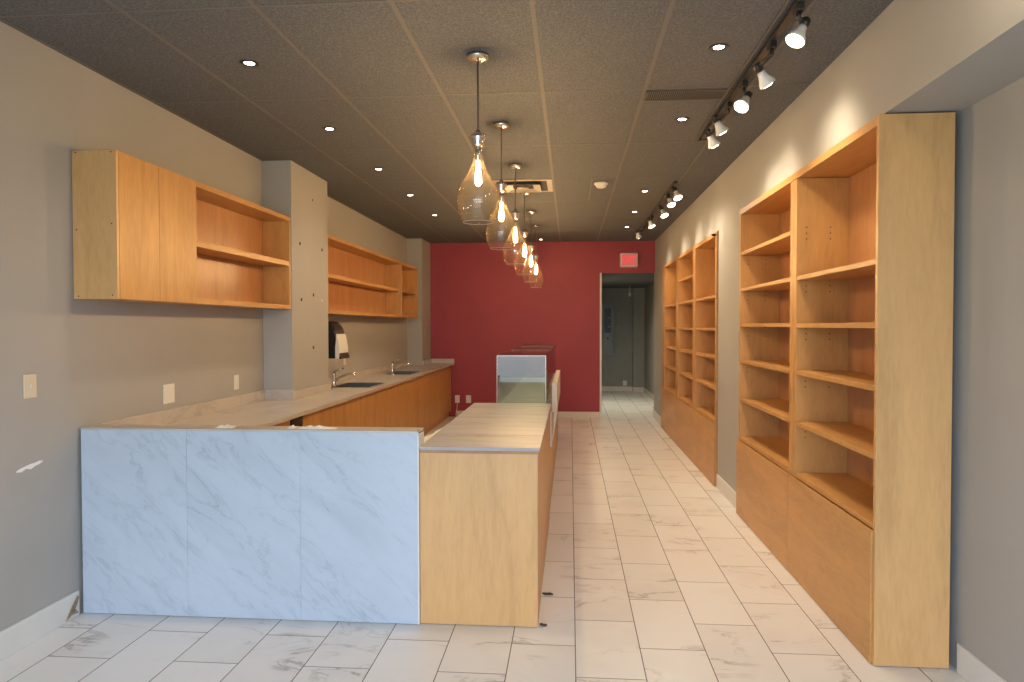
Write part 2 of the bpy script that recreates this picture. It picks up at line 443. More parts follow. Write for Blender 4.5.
# ------------------------------------------------------------------ marble counter front
t = thing('marble_counter_front', 'low counter wall faced with three pale blue-white marble slabs', 'counter', (-1.69, 3.59, 0))
bm = B(); bx(bm, XL + 0.014, -0.775, 3.552, 3.66, 0.002, 0.985); obj('core_wall', bm, M['white'], t)
for a, b in ((XL + 0.014, -2.0188), (-2.0178, -1.4022), (-1.4014, -0.781)):
    bm = B(); bx(bm, a, b, 3.53, 3.551, 0.003, 0.990); obj('marble_slab', bm, M['marble_front'], t)
bm = B(); bx(bm, XL + 0.014, -0.776, 3.527, 3.665, 0.9905, 1.000, 0.001); obj('top_strip', bm, M['alu'], t, label='thin grey strip along the top')
bm = B(); bx(bm, -0.7805, -0.7735, 3.526, 3.551, 0.003, 0.990); obj('edge_strip', bm, M['white'], t, label='white upright edge strip')
for cx, w in ((-1.84, 0.05), (-1.47, 0.02), (-1.33, 0.10)):
    bm = B()
    n = 9
    pts = [(cx - w + 2 * w * k / (n - 1), 1.0005 + (0.004 + 0.012 * random.random()) * math.sin(PI * (k + 0.4) / n)) for k in range(n)]
    prism(bm, [(cx - w, 1.0)] + pts + [(cx + w, 1.0)], 'y', 3.57, 3.62)
    obj('adhesive_residue', bm, M['paper'], t, label='dried white adhesive left on the top edge')

# ------------------------------------------------------------------ end cabinet with marble top
t = thing('counter_end_cabinet', 'plywood end cabinet with a beige marble top at the aisle', 'cabinet', (-0.47, 4.6, 0))
bm = B(); bx(bm, -0.772, -0.165, 3.542, 3.560, 0.003, 0.888, 0.001); obj('end_panel', bm, M['wood_daylit'], t, label='plywood end panel paled as if daylit')
bm = B(); bx(bm, -0.183, -0.165, 3.561, 5.58, 0.003, 0.888, 0.001); obj('side_panel', bm, M['wood_z'], t)
bm = B(); bx(bm, -0.770, -0.752, 3.67, 5.58, 0.003, 0.888, 0.001); obj('side_panel', bm, M['wood_z'], t)
bm = B(); bx(bm, -0.751, -0.184, 3.561, 5.58, 0.08, 0.10); bx(bm, -0.751, -0.184, 5.56, 5.58, 0.10, 0.885); obj('carcass', bm, M['wood_y'], t)
bm = B(); bx(bm, -0.770, -0.160, 3.532, 5.585, 0.889, 0.905, 0.001); obj('sub_top', bm, M['wood_dark'], t, label='dark plywood edge under the marble')
bm = B(); bx(bm, -0.772, -0.152, 3.525, 5.59, 0.9055, 0.922, 0.0015); obj('marble_top', bm, M['marble_top'], t)
bm = B()
prism(bm, [(-0.855, 3.68), (-0.775, 3.68), (-0.775, 4.25), (-0.80, 4.12), (-0.795, 3.98), (-0.825, 3.90), (-0.815, 3.80)], 'z', 0.86, 0.915)
obj('broken_edge', bm, M['paper'], t, label='rough broken edge of pale substrate')

# display case behind it
t = thing('glass_display_case', 'long glass display case on a wooden base behind the end cabinet', 'display case', (-0.45, 7.6, 0))
Y0, Y1 = 5.60, 9.60
bm = B(); bx(bm, -0.600, -0.170, Y0 + 0.01, Y1, 0.003, 0.88, 0.001); obj('base_cabinet', bm, M['wood_z'], t)
bm = B(); bx(bm, -0.600, -0.165, Y0, Y1, 0.8805, 0.90, 0.001); obj('deck', bm, M['marble_top'], t)
GX, GXR = -0.587, -0.196
bm = B(); bx(bm, GX, GXR, Y0, Y0 + 0.008, 0.901, 1.296); obj('front_glass', bm, M['caseglass'], t)
bm = B(); bx(bm, GX, GX + 0.008, Y0 + 0.009, Y1, 0.901, 1.296); obj('side_glass', bm, M['casetop'], t)
bm = B(); bx(bm, GXR - 0.008, GXR, Y0 + 0.009, Y1, 0.901, 1.296); obj('side_glass', bm, M['casetop'], t)
ya = Y0
for yb in (7.0, 8.35, Y1):
    bm = B(); bx(bm, GX, GXR, ya, yb - 0.004, 1.297, 1.305); tp = obj('top_glass', bm, M['casetop'], t)
    bm = B(); bx(bm, GX, GXR, yb - 0.0035, yb - 0.0005, 1.297, 1.305); obj('glass_edge', bm, M['grille_pale'], tp)
    ya = yb
bm = B()
bx(bm, GX - 0.003, GX + 0.002, Y0 - 0.003, Y0 - 0.0005, 0.901, 1.30); obj('glass_edge', bm, M['glassedge'], t)  # pale colour carries the bright reflection along the left glass edge
bm = B()
bx(bm, GXR - 0.004, GXR + 0.003, Y0 - 0.003, Y0 - 0.0005, 0.901, 1.30); obj('glass_edge', bm, M['glassedge'], t)
bm = B()
bx(bm, GX, GXR, Y0 - 0.003, Y0 - 0.0005, 1.2965, 1.3045); obj('glass_edge', bm, M['glassedge'], t)
bm = B(); bx(bm, GX + 0.012, GXR - 0.012, 6.1, Y1 - 0.05, 1.09, 1.098); obj('glass_shelf', bm, M['casetop'], t)

# pale side rail beside the case
t = thing('counter_side_rail', 'pale upright rail board fixed to the aisle side of the glass case', 'rail', (-0.13, 6.6, 0.58))
bm = B(); bx(bm, -0.150, -0.106, 5.66, 7.40, 0.84, 1.075, 0.003); obj('rail_board', bm, M['rail'], t)
bm = B()
prism(bm, [(5.66, 0.838), (5.74, 0.838), (5.70, 0.58), (5.66, 0.56)], 'x', -0.1625, -0.150); obj('bracket', bm, M['cream'], t)
bm = B()
prism(bm, [(-0.128, 0.838), (-0.106, 0.838), (-0.140, 0.62), (-0.149, 0.60)], 'y', 5.67, 5.74); obj('bracket', bm, M['cream'], t)

# ------------------------------------------------------------------ long counter on the left wall
bm0 = dict(z0=0.88, z1=0.91)
t = thing('marble_worktop', 'long pale marble worktop with upstand running along the grey wall', 'worktop', (-2.28, 7.6, 0.88))
bm = B()
XB, XF = XL + 0.003, -1.968
S1 = (-2.47, -2.06, 7.05, 7.62); S2 = (-2.42, -2.075, 8.98, 9.66)
for (xa, xb, ya, yb) in ((XB, XF, 3.67, 5.80), (-2.362, XF, 5.80, 6.705), (XB, XF, 6.705, S1[2]), (XB, S1[0], S1[2], S1[3]), (S1[1], XF, S1[2], S1[3]),
                         (XB, XF, S1[3], S2[2]), (XB, S2[0], S2[2], S2[3]), (S2[1], XF, S2[2], S2[3]), (XB, XF, S2[3], 11.115), (-2.372, XF, 11.115, YB - 0.003)):
    bx(bm, xa, xb, ya, yb, 0.88, 0.91)
bmesh.ops.remove_doubles(bm, verts=bm.verts[:], dist=0.0001)
obj('slab', bm, M['marble_left'], t)
bm = B()
for b in ((XB, XB + 0.018, 3.67, 5.80, 0.9105, 1.0), (XB + 0.018, -2.347, 5.784, 5.802, 0.9105, 1.0), (-2.362, -2.345, 5.802, 6.71, 0.9105, 0.985), (XB, XB + 0.018, 6.72, 11.10, 0.9105, 0.985),
          (-2.372, -2.354, 11.12, YB - 0.022, 0.9105, 0.985), (-2.372, XF, YB - 0.022, YB - 0.003, 0.9105, 0.985)):
    bx(bm, *b, 0.001)
obj('upstand', bm, M['marble_left'], t)
# sinks
def sink(label, S):
    xa, xb, ya, yb = S
    t = thing('kitchen_sink', label, 'sink', ((xa + xb) / 2, (ya + yb) / 2, 0.72), 'sinks in the worktop')
    bm = B()
    g = 0.002
    xa += g; xb -= g; ya += g; yb -= g
    for b in ((xa, xb, ya, yb, 0.72, 0.725), (xa, xa + 0.004, ya, yb, 0.725, 0.9105), (xb - 0.004, xb, ya, yb, 0.725, 0.9105), (xa, xb, ya, ya + 0.004, 0.725, 0.9105), (xa, xb, yb - 0.004, yb, 0.725, 0.9105)):
        bx(bm, *b)
    obj('basin', bm, M['steel'], t)
    bm = B()
    for b in ((xa - 0.014, xb + 0.014, ya - 0.014, ya + 0.004), (xa - 0.014, xb + 0.014, yb - 0.004, yb + 0.014), (xa - 0.014, xa + 0.004, ya, yb), (xb - 0.004, xb + 0.014, ya, yb)):
        bx(bm, *b, 0.9108, 0.9135)
    obj('rim', bm, M['steel'], t)
    bm = B(); lathe(bm, [(0.0, 0.004), (0.03, 0.004), (0.04, 0.001)], ((xa + xb) / 2, (ya + yb) / 2, 0.7255), 20); obj('drain', bm, M['chrome'], t)
sink('steel sink set into the worktop just past the wall pillar', S1)
sink('steel sink set into the far end of the worktop near the red wall', S2)
def faucet(label, x, y, lever):
    t = thing('faucet', label, 'faucet', (x, y, 0.911), 'faucets on the worktop')
    bm = B(); lathe(bm, [(0.0, 0.0), (0.030, 0.0), (0.030, 0.008), (0.022, 0.014), (0.019, 0.02), (0.019, 0.115), (0.021, 0.12), (0.021, 0.15), (0.012, 0.162), (0, 0.163)], (x, y, 0.911), 20); obj('body', bm, M['chrome'], t)
    bm = B(); tube(bm, [(x + 0.015, y, 0.985), (x + 0.07, y - 0.005, 1.02), (x + 0.15, y - 0.01, 1.055), (x + 0.20, y - 0.01, 1.062), (x + 0.222, y - 0.01, 1.052), (x + 0.226, y - 0.01, 1.03)], [0.013, 0.012, 0.011, 0.011, 0.012, 0.012]); obj('spout', bm, M['chrome'], t)
    bm = B(); tube(bm, [(x, y, 1.075), (x + lever[0] * 0.5, y, 1.075 + lever[1] * 0.55), (x + lever[0], y, 1.075 + lever[1])], [0.008, 0.007, 0.009]); obj('lever', bm, M['chrome'], t)
faucet('chrome single lever faucet at the sink beside the wall pillar', -2.415, 7.00, (0.10, 0.035))
faucet('chrome faucet at the far sink near the red wall', -2.30, 8.93, (0.11, 0.04))

# base cabinets (fronts face the aisle)
def base_cab(label, ya, yb, ndoor):
    t = thing('base_cabinet', label, 'cabinet', (-2.3, (ya + yb) / 2, 0), 'base cabinets under the long worktop')
    bm = B()
    for b in ((-2.355, -2.034, ya + 0.001, ya + 0.019, 0.10, 0.878), (-2.355, -2.034, yb - 0.019, yb - 0.001, 0.10, 0.878), (-2.355, -2.034, ya + 0.019, yb - 0.019, 0.10, 0.118),
              (-2.355, -2.345, ya + 0.019, yb - 0.019, 0.118, 0.70), (-2.07, -2.055, ya + 0.001, yb - 0.001, 0.002, 0.10), (-2.052, -2.034, ya + 0.019, yb - 0.019, 0.84, 0.878)):
        bx(bm, *b)
    obj('body', bm, M['wood_z'], t)
    w = (yb - ya) / ndoor
    for k in range(ndoor):
        bm = B(); bx(bm, -2.033, -2.014, ya + k * w + 0.0015, ya + (k + 1) * w - 0.0015, 0.105, 0.868, 0.001); obj('door', bm, M['wood_z'], t)
base_cab('maple base cabinet right behind the marble front', 3.70, 4.895, 2)
base_cab('maple base cabinet just past the black gap under the worktop', 5.14, 6.75, 2)
base_cab('maple base cabinet under the sink beside the pillar', 6.75, 8.25, 2)
base_cab('maple base cabinet between the two sinks under the worktop', 8.25, 9.90, 2)
base_cab('maple base cabinet at the red wall end of the worktop', 9.90, 11.74, 2)
t = thing('open_bay', 'narrow open bay between the base cabinets, its shade a black box', 'appliance bay', (-2.2, 5.02, 0))
bm = B(); bx(bm, -2.30, -2.018, 4.90, 5.135, 0.005, 0.872, 0.003); obj('bay_shade_box', bm, M['dark'], t)  # solid black box stands in for the shade inside the gap
bm = B(); bx(bm, -2.017, -2.013, 4.91, 5.125, 0.80, 0.86, 0.001); obj('bay_lip', bm, M['black'], t)

# ------------------------------------------------------------------ wall cabinets on the left
XU = -2.372
t = thing('wall_cabinet', 'maple wall cabinet with two plain doors and open shelves before the pillar', 'wall cabinet', (-2.49, 4.65, 1.685), 'maple wall cabinets')
W0 = XL + 0.003
ZT, ZB = 2.465, 1.685
bm = B(); bx(bm, W0, XU, 3.505, 3.523, ZB, ZT, 0.001); e = obj('end_panel', bm, M['wood_daylit'], t, label='end panel paled as if daylit, with small screw holes')
for (x, z) in ((-2.595, 2.05), (-2.59, 1.70), (-2.595, 2.455), (-2.40, 1.705), (-2.40, 2.08), (-2.40, 2.455)):
    bm = B()
    prism(bm, [(x + 0.004 * math.cos(2 * PI * k / 8), z + 0.004 * math.sin(2 * PI * k / 8)) for k in range(8)], 'y', 3.5042, 3.5055)
    obj('screw_hole', bm, M['hole'], e)
L_OUT = [(W0, 3.5235), (XU - 0.020, 3.5235), (XU - 0.020, 4.2935), (XU, 4.2935), (XU, 5.798), (W0, 5.798)]
bm = B(); prism(bm, L_OUT, 'z', ZT - 0.035, ZT); obj('top_panel', bm, M['wood_y'], t)
bm = B(); prism(bm, L_OUT, 'z', ZB, ZB + 0.035); obj('bottom_panel', bm, M['wood_y'], t)
for a, b in ((3.5245, 3.886), (3.8885, 4.292)):
    bm = B(); bx(bm, XU - 0.019, XU + 0.0015, a, b, ZB + 0.001, ZT - 0.001, 0.001); obj('door', bm, M['wood_z'], t)
bm = B(); bx(bm, W0 + 0.012, XU - 0.02, 4.270, 4.292, ZB + 0.0355, ZT - 0.0355); obj('divider', bm, M['wood_z'], t)
bm = B(); bx(bm, W0 + 0.012, XU, 5.776, 5.798, ZB + 0.0355, ZT - 0.0355); obj('end_panel', bm, M['wood_z'], t)
bm = B(); bx(bm, W0, W0 + 0.011, 3.524, 5.797, ZB + 0.0355, ZT - 0.0355); obj('back_panel', bm, M['wood_back'], t)
bm = B(); bx(bm, W0 + 0.012, XU - 0.004, 4.293, 5.775, 2.050, 2.090, 0.001); obj('shelf', bm, M['wood_y'], t)

t = thing('wall_cabinet', 'open maple wall cabinet with shelves between the pillar and the red wall', 'wall cabinet', (-2.49, 8.7, 1.685), 'maple wall cabinets')
ZT2, ZB2 = 2.445, 1.665
YA, YD, YE = 6.712, 9.76, 10.80
bm = B(); bx(bm, W0, XU, YA, YE, ZT2 - 0.035, ZT2, 0.001); obj('top_panel', bm, M['wood_y'], t)
bm = B(); bx(bm, W0, XU, YA, YE, ZB2, ZB2 + 0.035, 0.001); obj('bottom_panel', bm, M['wood_y'], t)
for a, b in ((YA, YA + 0.02), (YD - 0.02, YD + 0.02), (YE - 0.02, YE)):
    bm = B(); bx(bm, W0 + 0.012, XU, a, b, ZB2 + 0.0355, ZT2 - 0.0355); obj('upright', bm, M['wood_z'], t)
bm = B(); bx(bm, W0, W0 + 0.011, YA, YE, ZB2 + 0.0355, ZT2 - 0.0355); obj('back_panel', bm, M['wood_back'], t)
bm = B(); bx(bm, W0 + 0.012, XU - 0.045, YA + 0.021, YD - 0.021, 2.030, 2.070, 0.001); obj('shelf', bm, M['wood_y'], t)
bm = B(); bx(bm, W0 + 0.012, XU - 0.03, YD + 0.021, YE - 0.021, 2.03, 2.065, 0.001); obj('shelf', bm, M['wood_y'], t)

# ------------------------------------------------------------------ bookcases on the right
def board(parent, name, mat, *b, bev=0.0012, label=None):
    bm = B(); bx(bm, *b, bev); return obj(name, bm, mat, parent, label=label)
def pin_holes(parent, y, zs, xs, side):
    for z in zs:
        for x in xs:
            for dz in (-0.035, 0, 0.035):
                bm = B()
                prism(bm, [(x + 0.0045 * math.cos(2 * PI * k / 8), z + dz + 0.0045 * math.sin(2 * PI * k / 8)) for k in range(8)], 'y', y - 0.0006, y + 0.0004)
                obj('pin_hole', bm, M['dowel'], parent)
X1, XBK = 1.372, 1.690
t = thing('bookcase', 'tall maple bookcase nearest the front with two shelf bays', 'bookcase', (1.5, 4.55, 0), 'built-in maple bookcases')
HB = 2.478
board(t, 'end_panel', M['wood_daylit'], X1 - 0.006, XBK, 3.258, 3.282, 0.003, HB, label='outer end panel paled as if daylit')
s_far = board(t, 'end_panel', M['wood_z'], X1, XBK, 5.815, 5.850, 0.003, HB)
for a, b in ((4.405, 4.46), (4.475, 4.53)):
    sd = board(t, 'upright', M['wood_z'], X1, XBK, a, b, 0.003, HB - 0.045)
    if a == 4.405: pin_holes(sd, 4.405, (2.10, 1.78, 1.49, 1.20, 0.89), (1.43, 1.57), -1)
board(t, 'filler_strip', M['wood_z'], X1 + 0.0005, X1 + 0.02, 4.4605, 4.4745, 0.003, HB - 0.045)
pin_holes(s_far, 5.815, (1.78, 2.07, 1.49, 1.20), (1.43, 1.57), -1)
board(t, 'top_panel', M['wood_y'], X1, XBK, 3.2825, 5.8145, HB - 0.042, HB)
board(t, 'back_panel', M['wood_back'], XBK - 0.012, XBK - 0.001, 3.2825, 5.8145, 0.62, HB - 0.043)
for z in (1.828, 1.54, 1.253, 0.942):
    board(t, 'shelf', M['wood_y'], X1 + 0.004, XBK - 0.013, 3.284, 4.404, z - 0.013, z + 0.013)
for z in (2.120, 1.830, 1.543, 1.25, 0.94):
    board(t, 'shelf', M['wood_y'], X1 + 0.004, XBK - 0.013, 4.531, 5.8135, z - 0.013, z + 0.013)
for a, b in ((3.284, 4.404), (4.531, 5.8135)):
    board(t, 'bottom_shelf', M['wood_y'], X1 + 0.002, XBK - 0.013, a, b, 0.611, 0.640)
for a, b in ((3.2835, 4.50), (4.502, 5.862)):
    board(t, 'base_panel', M['wood_y'], X1 - 0.015, X1 - 0.003, a, b, 0.004, 0.610)

t = thing('bookcase', 'tall maple bookcase further back near the red wall with three shelf bays', 'bookcase', (1.53, 8.8, 0), 'built-in maple bookcases')
H2 = 2.435
X2 = 1.382; XB2 = 1.700
board(t, 'end_panel', M['wood_dark'], X2 + 0.004, XB2, 6.800, 6.812, 0.003, H2, label='darker outer end panel')
ups = [(6.8125, 6.86), (7.935, 8.00), (8.03, 8.095), (9.17, 9.235), (9.30, 9.375), (10.48, 10.745)]
for i, (a, b) in enumerate(ups):
    board(t, 'upright', M['wood_z'], X2, XB2, a, b, 0.003, H2 - 0.04)
for a, b in ((8.0005, 8.0295), (9.2355, 9.2995)):
    board(t, 'filler_strip', M['wood_z'], X2 + 0.0005, X2 + 0.02, a, b, 0.003, H2 - 0.04)
board(t, 'top_panel', M['wood_y'], X2, XB2, 6.8125, 10.745, H2 - 0.039, H2)
board(t, 'back_panel', M['wood_back'], XB2 - 0.012, XB2 - 0.001, 6.861, 10.479, 0.62, H2 - 0.04)
for bay, (a, b) in enumerate(((6.861, 7.934), (8.096, 9.169), (9.376, 10.479))):
    for z in (1.824, 1.505, 1.228, 0.935) + ((2.112,) if bay == 1 else ()):
        board(t, 'shelf', M['wood_y'], X2 + 0.004, XB2 - 0.013, a, b, z - 0.013, z + 0.013)
    board(t, 'bottom_shelf', M['wood_y'], X2 + 0.002, XB2 - 0.013, a, b, 0.605, 0.632)
for a, b in ((6.8125, 8.014), (8.017, 9.265), (9.268, 10.76)):
    board(t, 'base_panel', M['wood_y'], X2 - 0.012, X2 - 0.002, a, b, 0.004, 0.606)
bm = B(); tube(bm, [(X2 - 0.001, 6.84, 2.405), (X2 - 0.04, 6.84, 2.405)], 0.012); obj('bolt', bm, M['darkmetal'], t, label='small dark bolt near the top corner')

# ------------------------------------------------------------------ switch, outlets
def plate(name, label, cat, x, y, z, w, h, mat, kind, axis='x', group='wall plates'):
    t = thing(name, label, cat, (x, y, z - h / 2), group)
    d = 0.006
    def pb(nm, a0, a1, z0, z1, d0, d1, m, bev=0.0):
        bm = B()
        if axis == 'x': bx(bm, x + d0, x + d1, y + a0, y + a1, z + z0, z + z1, bev)
        else: bx(bm, x + a0, x + a1, y - d1, y - d0, z + z0, z + z1, bev)
        obj(nm, bm, m, t)
    pb('cover_plate', -w / 2, w / 2, -h / 2, h / 2, 0.0005, d, mat, 0.0018)
    if kind == 'switch':
        pb('toggle', -0.006, 0.006, -0.013, 0.013, d, d + 0.009, mat, 0.001)
    else:
        n = 2 if kind == 'double' else 1
        for k in range(n):
            c = 0 if n == 1 else (-0.25 + 0.5 * k) * w
            for zz in (-0.022, 0.022):
                pb('socket', c - 0.015, c + 0.015, zz - 0.014, zz + 0.014, d, d + 0.0015, mat, 0.0005)
    return t
plate('light_switch', 'cream light switch plate on the grey wall near the front', 'light switch', XL, 3.195, 1.25, 0.08, 0.115, M['almond'], 'switch', group=None)
plate('wall_outlet', 'wide white outlet plate under the two-door wall cabinet', 'outlet', XL, 4.375, 1.10, 0.125, 0.125, M['plate'], 'double')
plate('wall_outlet', 'small white outlet plate close to the near side of the pillar', 'outlet', XL, 5.305, 1.10, 0.075, 0.115, M['plate'], 'single')
plate('wall_outlet', 'pale outlet plate above the worktop between the two sinks', 'outlet', XL, 7.95, 1.15, 0.075, 0.115, M['almond'], 'single')
o = plate('wall_outlet', 'white outlet low on the red wall with a cord hanging from it', 'outlet', -1.918, YB, 0.30, 0.08, 0.13, M['plate'], 'single', 'y')
plate('wall_outlet', 'white outlet low on the red wall without any cord', 'outlet', -1.726, YB, 0.30, 0.085, 0.13, M['plate'], 'single', 'y')
bm = B(); tube(bm, [(-1.918, YB - 0.012, 0.27), (-1.915, YB - 0.03, 0.20), (-1.925, YB - 0.035, 0.12), (-1.94, YB - 0.05, 0.03), (-1.90, YB - 0.08, 0.006)], 0.005)
tag(obj('power_cord', bm, M['almond'], origin=(-1.918, YB - 0.02, 0.0)), 'thin pale cord dangling from the outlet on the red wall', 'cord')

# ------------------------------------------------------------------ paper towel dispenser
t = thing('paper_towel_dispenser', 'black and white paper towel dispenser on the wall behind the pillar', 'dispenser', (XL, 7.1, 1.2))
bm = B()
prof = [(XL + 0.0005, 1.21), (XL + 0.0005, 1.59), (-2.52, 1.595), (-2.465, 1.585), (-2.425, 1.555), (-2.398, 1.51), (-2.387, 1.46), (-2.386, 1.40), (-2.395, 1.33), (-2.396, 1.21)]
prism(bm, prof, 'y', 6.98, 7.27)
bmesh.ops.bevel(bm, geom=[e for e in bm.edges if abs(e.verts[0].co.y - e.verts[1].co.y) < 1e-6], offset=0.012, segments=3, affect='EDGES')
obj('cover', bm, M['black'], t, label='black plastic cover')
bm = B()
prism(bm, [(-2.3945, 1.205), (-2.3935, 1.33), (-2.3845, 1.40), (-2.3855, 1.46), (-2.380, 1.46), (-2.364, 1.40), (-2.352, 1.31), (-2.352, 1.235), (-2.37, 1.205)], 'y', 6.985, 7.265)
obj('front_cover', bm, M['paper'], t, label='white front')
bm = B()
prism(bm, [(-2.352, 1.205), (-2.3515, 1.265), (-2.335, 1.225), (-2.335, 1.205)], 'y', 6.985, 7.265); obj('tear_bar', bm, M['black'], t)
bm = B()
bx(bm, -2.51, -2.47, 6.976, 6.981, 1.49, 1.505, 0.001); obj('lock', bm, M['chrome'], t)

# ------------------------------------------------------------------ pendants
PX = -0.480
ordn = ['first', 'second', 'third', 'fourth', 'fifth', 'last']
def make_pendant():
    t = thing('pendant_light', '', 'pendant light', (0, 0, CZ), 'glass pendants over the counter')
    c = (0, 0, CZ)
    bm = B(); lathe(bm, [(0, -0.027), (0.030, -0.027), (0.055, -0.021), (0.058, -0.012), (0.058, -0.0005), (0, -0.0005)], c, 32); obj('canopy', bm, M['nickel'], t)
    bm = B(); tube(bm, [(0, 0, CZ - 0.026), (0, 0, CZ - 0.395)], 0.0045, 8); obj('stem', bm, plain('dark_bronze_stem', (0.12, 0.09, 0.07), 0.4, 0.6) if 'stem' not in M else M['stem'], t)
    bm = B(); lathe(bm, [(0, -0.390), (0.012, -0.390), (0.014, -0.402), (0.036, -0.410), (0.0405, -0.420), (0.0405, -0.432), (0.034, -0.440), (0.031, -0.452), (0.032, -0.464), (0.025, -0.474), (0.0, -0.476)], c, 28); obj('cap', bm, M['chrome'], t)
    prof = [(0.027, -0.468), (0.0245, -0.49), (0.0245, -0.52), (0.030, -0.555), (0.046, -0.595), (0.068, -0.632), (0.090, -0.672), (0.105, -0.712), (0.1105, -0.745), (0.1085, -0.780), (0.101, -0.815), (0.090, -0.845), (0.078, -0.868)]
    bm = B(); lathe(bm, prof, c, 40); obj('glass_shade', bm, M['glass'], t)
    bm = B(); lathe(bm, [(0.0765, -0.866), (0.0785, -0.8695), (0.0800, -0.866)], c, 40); obj('shade_rim', bm, M['alu'], t)
    bm = B(); lathe(bm, [(0, -0.476), (0.014, -0.477), (0.016, -0.50), (0.016, -0.545), (0.012, -0.552), (0, -0.552)], c, 16); obj('lamp_socket', bm, M['nickel'], t)
    bm = B(); lathe(bm, [(0.008, -0.553), (0.009, -0.585), (0.013, -0.608), (0.0165, -0.632), (0.016, -0.656), (0.010, -0.674), (0, -0.679)], c, 16); obj('bulb', bm, M['bulb'], t)
    return t
M['stem'] = plain('dark_bronze_stem', (0.16, 0.12, 0.09), 0.4, 0.6)
p0 = make_pendant()
plabs = ['glass pendant lamp nearest the front, largest of the row', 'second glass pendant from the front, right behind the nearest one', 'third glass pendant from the front, hanging before the square ceiling vent',
         'fourth glass pendant from the front, between third and fifth', 'fifth glass pendant from the front, last but one of the row', 'last glass pendant of the row, nearest the red wall']
for i in range(6):
    p = p0 if i == 0 else copy_tree(p0)
    p.location = (PX, 3.65 + 1.2425 * i, CZ); p['label'] = plabs[i]

# ------------------------------------------------------------------ recessed downlights
def make_down():
    t = thing('recessed_downlight', '', 'downlight', (0, 0, CZ), 'recessed downlights in the ceiling')
    c = (0, 0, CZ)
    bm = B(); lathe(bm, [(0.026, -0.0015), (0.032, -0.003), (0.040, -0.007), (0.046, -0.006), (0.050, -0.0028)], c, 28); obj('trim_ring', bm, M['black'], t)
    bm = B(); lathe(bm, [(0, -0.0060), (0.018, -0.0055), (0.0265, -0.003)], c, 24); obj('lens', bm, M['lens'], t)
    area_like_spot('lamp', t, (0, 0, CZ - 0.02), (0, 0, -1), DOWN_W, 125, 0.9, (1.0, 0.81, 0.60), 0.06)
    return t
DOWN_W = 30.0
d0 = make_down()
wd = ['nearest the front', 'second from the front', 'third from the front', 'fourth from the front', 'fifth from the front']
spots = []
for i, y in enumerate((3.652, 4.905, 6.19, 7.44, 8.80)):
    spots.append((-1.712, y, 'ceiling downlight %s in the row over the left worktop' % wd[i]))
for i, (x, y) in enumerate(((0.747, 3.65), (0.758, 4.89), (0.775, 7.45), (0.79, 8.78), (0.80, 10.10))):
    spots.append((x, y, 'ceiling downlight %s in the row over the aisle by the bookcases' % wd[i]))
spots.append((-0.48, 11.42, 'lone ceiling downlight past the last glass pendant by the red wall'))
for i, (x, y, lab) in enumerate(spots):
    d = d0 if i == 0 else copy_tree(d0)
    d.location = (x, y, CZ); d['label'] = lab
    if i == len(spots) - 1:
        for ch in d.children:
            if ch.type == 'LIGHT': ch.data = ch.data.copy(); ch.data.energy = 6.0

# ------------------------------------------------------------------ track lights
def track(label, y0, y1, x, cable):
    t = thing('lighting_track', label, 'track', (x, (y0 + y1) / 2, CZ), 'ceiling lighting tracks')
    bm = B(); bx(bm, x - 0.018, x + 0.018, y0, y1, CZ - 0.024, CZ - 0.003, 0.002); obj('rail', bm, M['darkmetal'], t)
    if cable:
        bm = B(); bx(bm, x - 0.052, x - 0.040, y0, y1 - 0.1, CZ - 0.012, CZ - 0.003, 0.002); obj('conduit', bm, M['grille'], t)
    bm = B(); bx(bm, x - 0.024, x + 0.024, y1, y1 + 0.05, CZ - 0.028, CZ - 0.002, 0.003); obj('end_feed', bm, M['black'], t)
track('dark ceiling track over the near bookcase', 1.6, 5.35, 0.985, True)
track('dark ceiling track over the far bookcase near the red wall', 6.95, 11.2, 1.020, False)
def track_spot(label, fx, fy, fz, d, ty, power, tx, s=0.85):
    """lamp with its face centre at (fx,fy,fz) looking along d; clipped to the track at y=ty"""
    d = Vector(d).normalized()
    t = thing('track_spotlight', label, 'spotlight', (tx, ty, CZ - 0.025), 'lamps on the ceiling tracks')
    q = d.to_track_quat('-Z', 'Y').to_matrix().to_4x4()
    T = Matrix.Translation((fx, fy, fz)) @ q @ Matrix.Diagonal((s, s, s, 1))
    def local(fn):
        bm = B(); fn(bm); bmesh.ops.transform(bm, matrix=T, verts=bm.verts[:]); return bm
    obj('lamp_body', local(lambda b: lathe(b, [(0.048, -0.001), (0.051, 0.006), (0.047, 0.018), (0.034, 0.045), (0.026, 0.068), (0.024, 0.09), (0, 0.09)], n=24)), M['lampwhite'], t)
    obj('lamp_face', local(lambda b: lathe(b, [(0, -0.008), (0.025, -0.006), (0.046, 0.001)], n=24)), M['face'], t)
    obj('lamp_holder', local(lambda b: lathe(b, [(0, 0.091), (0.025, 0.091), (0.025, 0.135), (0.017, 0.145), (0, 0.145)], n=20)), M['black'], t)
    back = T @ Vector((0, 0, 0.12))
    top = Vector((tx, ty, CZ - 0.050))
    bm = B()
    bx(bm, tx - 0.015, tx + 0.015, ty - 0.035, ty + 0.035, CZ - 0.055, CZ - 0.0260, 0.003)
    mid = Vector((tx, ty, CZ - 0.075))
    tube(bm, [top, mid, (mid + back) / 2 + Vector((0, 0, -0.005)), back], 0.011, 8)
    obj('swivel_arm', bm, M['black'], t)
    area_like_spot('lamp', t, Vector((fx, fy, fz)) + d * 0.02, d, power, 115, 1.0, (1.0, 0.82, 0.58), 0.05)
TRK = 24.0
